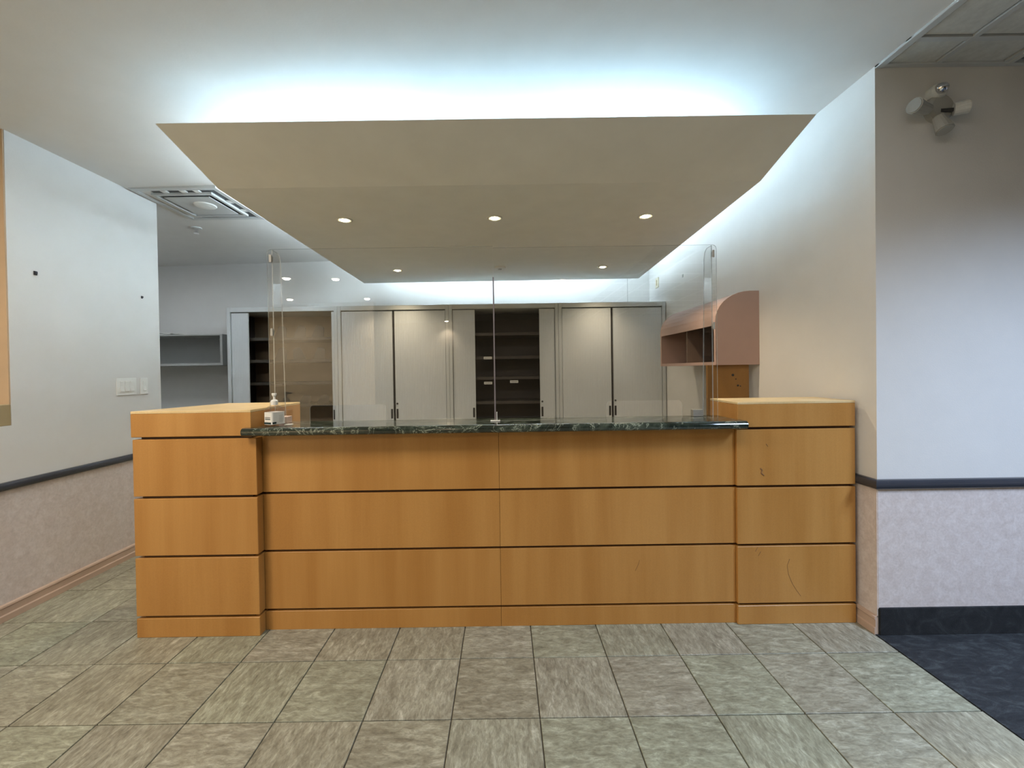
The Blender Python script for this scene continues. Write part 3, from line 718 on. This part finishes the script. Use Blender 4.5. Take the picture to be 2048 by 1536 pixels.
for k,(x,y) in enumerate(((dx0+0.20,dy0+0.06),(dx0+0.33,dy0+0.06),(dx1-0.17,dy0+0.06),(dx1-0.06,dy0+0.25),(dx1-0.06,dy0+0.42))):
    link('damper_blade', bx(x-0.02,x+0.02,y-0.022,y+0.022,zc_-0.012,zc_-0.003,bv=0.002), M['white'], t)
# sprinkler
x,y = on_plane(400,457,zc(-2.7)); z = zc(x)
t = thing('sprinkler_head', 'small pendent sprinkler head on the ceiling behind the air diffuser', 'sprinkler', (x,y,z))
b = bmesh.new(); lathe(b,[(0.042,0.001),(0.040,-0.006),(0.015,-0.012),(0.001,-0.012)],(x,y,z),18); link('escutcheon', b, M['louvre'], t)
b = bmesh.new(); tube(b,(x,y,z-0.010),(x,y,z-0.045),0.006); tube(b,(x-0.014,y,z-0.012),(x-0.010,y,z-0.045),0.0025,6); tube(b,(x+0.014,y,z-0.012),(x+0.010,y,z-0.045),0.0025,6); link('frame', b, M['chrome'], t)
b = bmesh.new(); lathe(b,[(0.001,-0.045),(0.022,-0.045),(0.022,-0.048),(0.001,-0.048)],(x,y,z),12); link('deflector', b, M['chrome'], t)

# ------------------------------------------------------------------ flood light with sensor on the hall wall
def hp(u,v,y=YC): x,z = onp(u,v,y); return (x,y,z)
cx,_,cz = hp(1876,222)
t = thing('emergency_light', 'wall lamp unit with chrome dome and three grey heads high beside the hall', 'wall light', (cx,YC,cz))
b = bmesh.new(); lathe(b,[(0.062,0.0),(0.060,-0.022),(0.048,-0.032),(0.001,-0.034)],(cx-0.002,YC,cz-0.004),26,'y'); link('base', b, M['haze2'] if 'haze2' in M else M['haze'], t, smooth=False)
px,_,pz = hp(1867,192)
b = bmesh.new(); lathe(b,[(0.036,0.0),(0.036,-0.030),(0.030,-0.040),(0.001,-0.041)],(px+0.004,YC,pz-0.002),24,'y',1,0.92); link('sensor_housing', b, M['tilew'], t)
b = bmesh.new(); lathe(b,[(0.027,-0.040),(0.025,-0.050),(0.018,-0.060),(0.008,-0.065),(0.0005,-0.066)],(px,YC,pz),24,'y',1.0,0.85); link('dome', b, M['chrome'], t, smooth=True)
def head(u0,v0,u1,v1,r0,r1,m):
    a = hp(u0,v0,YC-0.045); c = hp(u1,v1,YC-0.07)
    b = bmesh.new(); tube(b,a,c,r0,16,r1); h = link('lamp_head', b, m, t)
    d = (Vector(c)-Vector(a)).normalized(); b = bmesh.new(); tube(b,Vector(c)-d*0.001,Vector(c)+d*0.004,r1*0.88,16); link('lens', b, m, h)
head(1858,222,1832,214,0.022,0.032,M['haze']); head(1880,238,1893,262,0.022,0.032,M['haze']); head(1910,222,1940,215,0.026,0.030,M['tilew'])
b = bmesh.new(); tube(b,hp(1884,224,YC-0.03),hp(1910,222,YC-0.045),0.008); tube(b,hp(1888,176,YC-0.02),hp(1880,196,YC-0.02),0.004); link('arm', b, M['slot'], t)
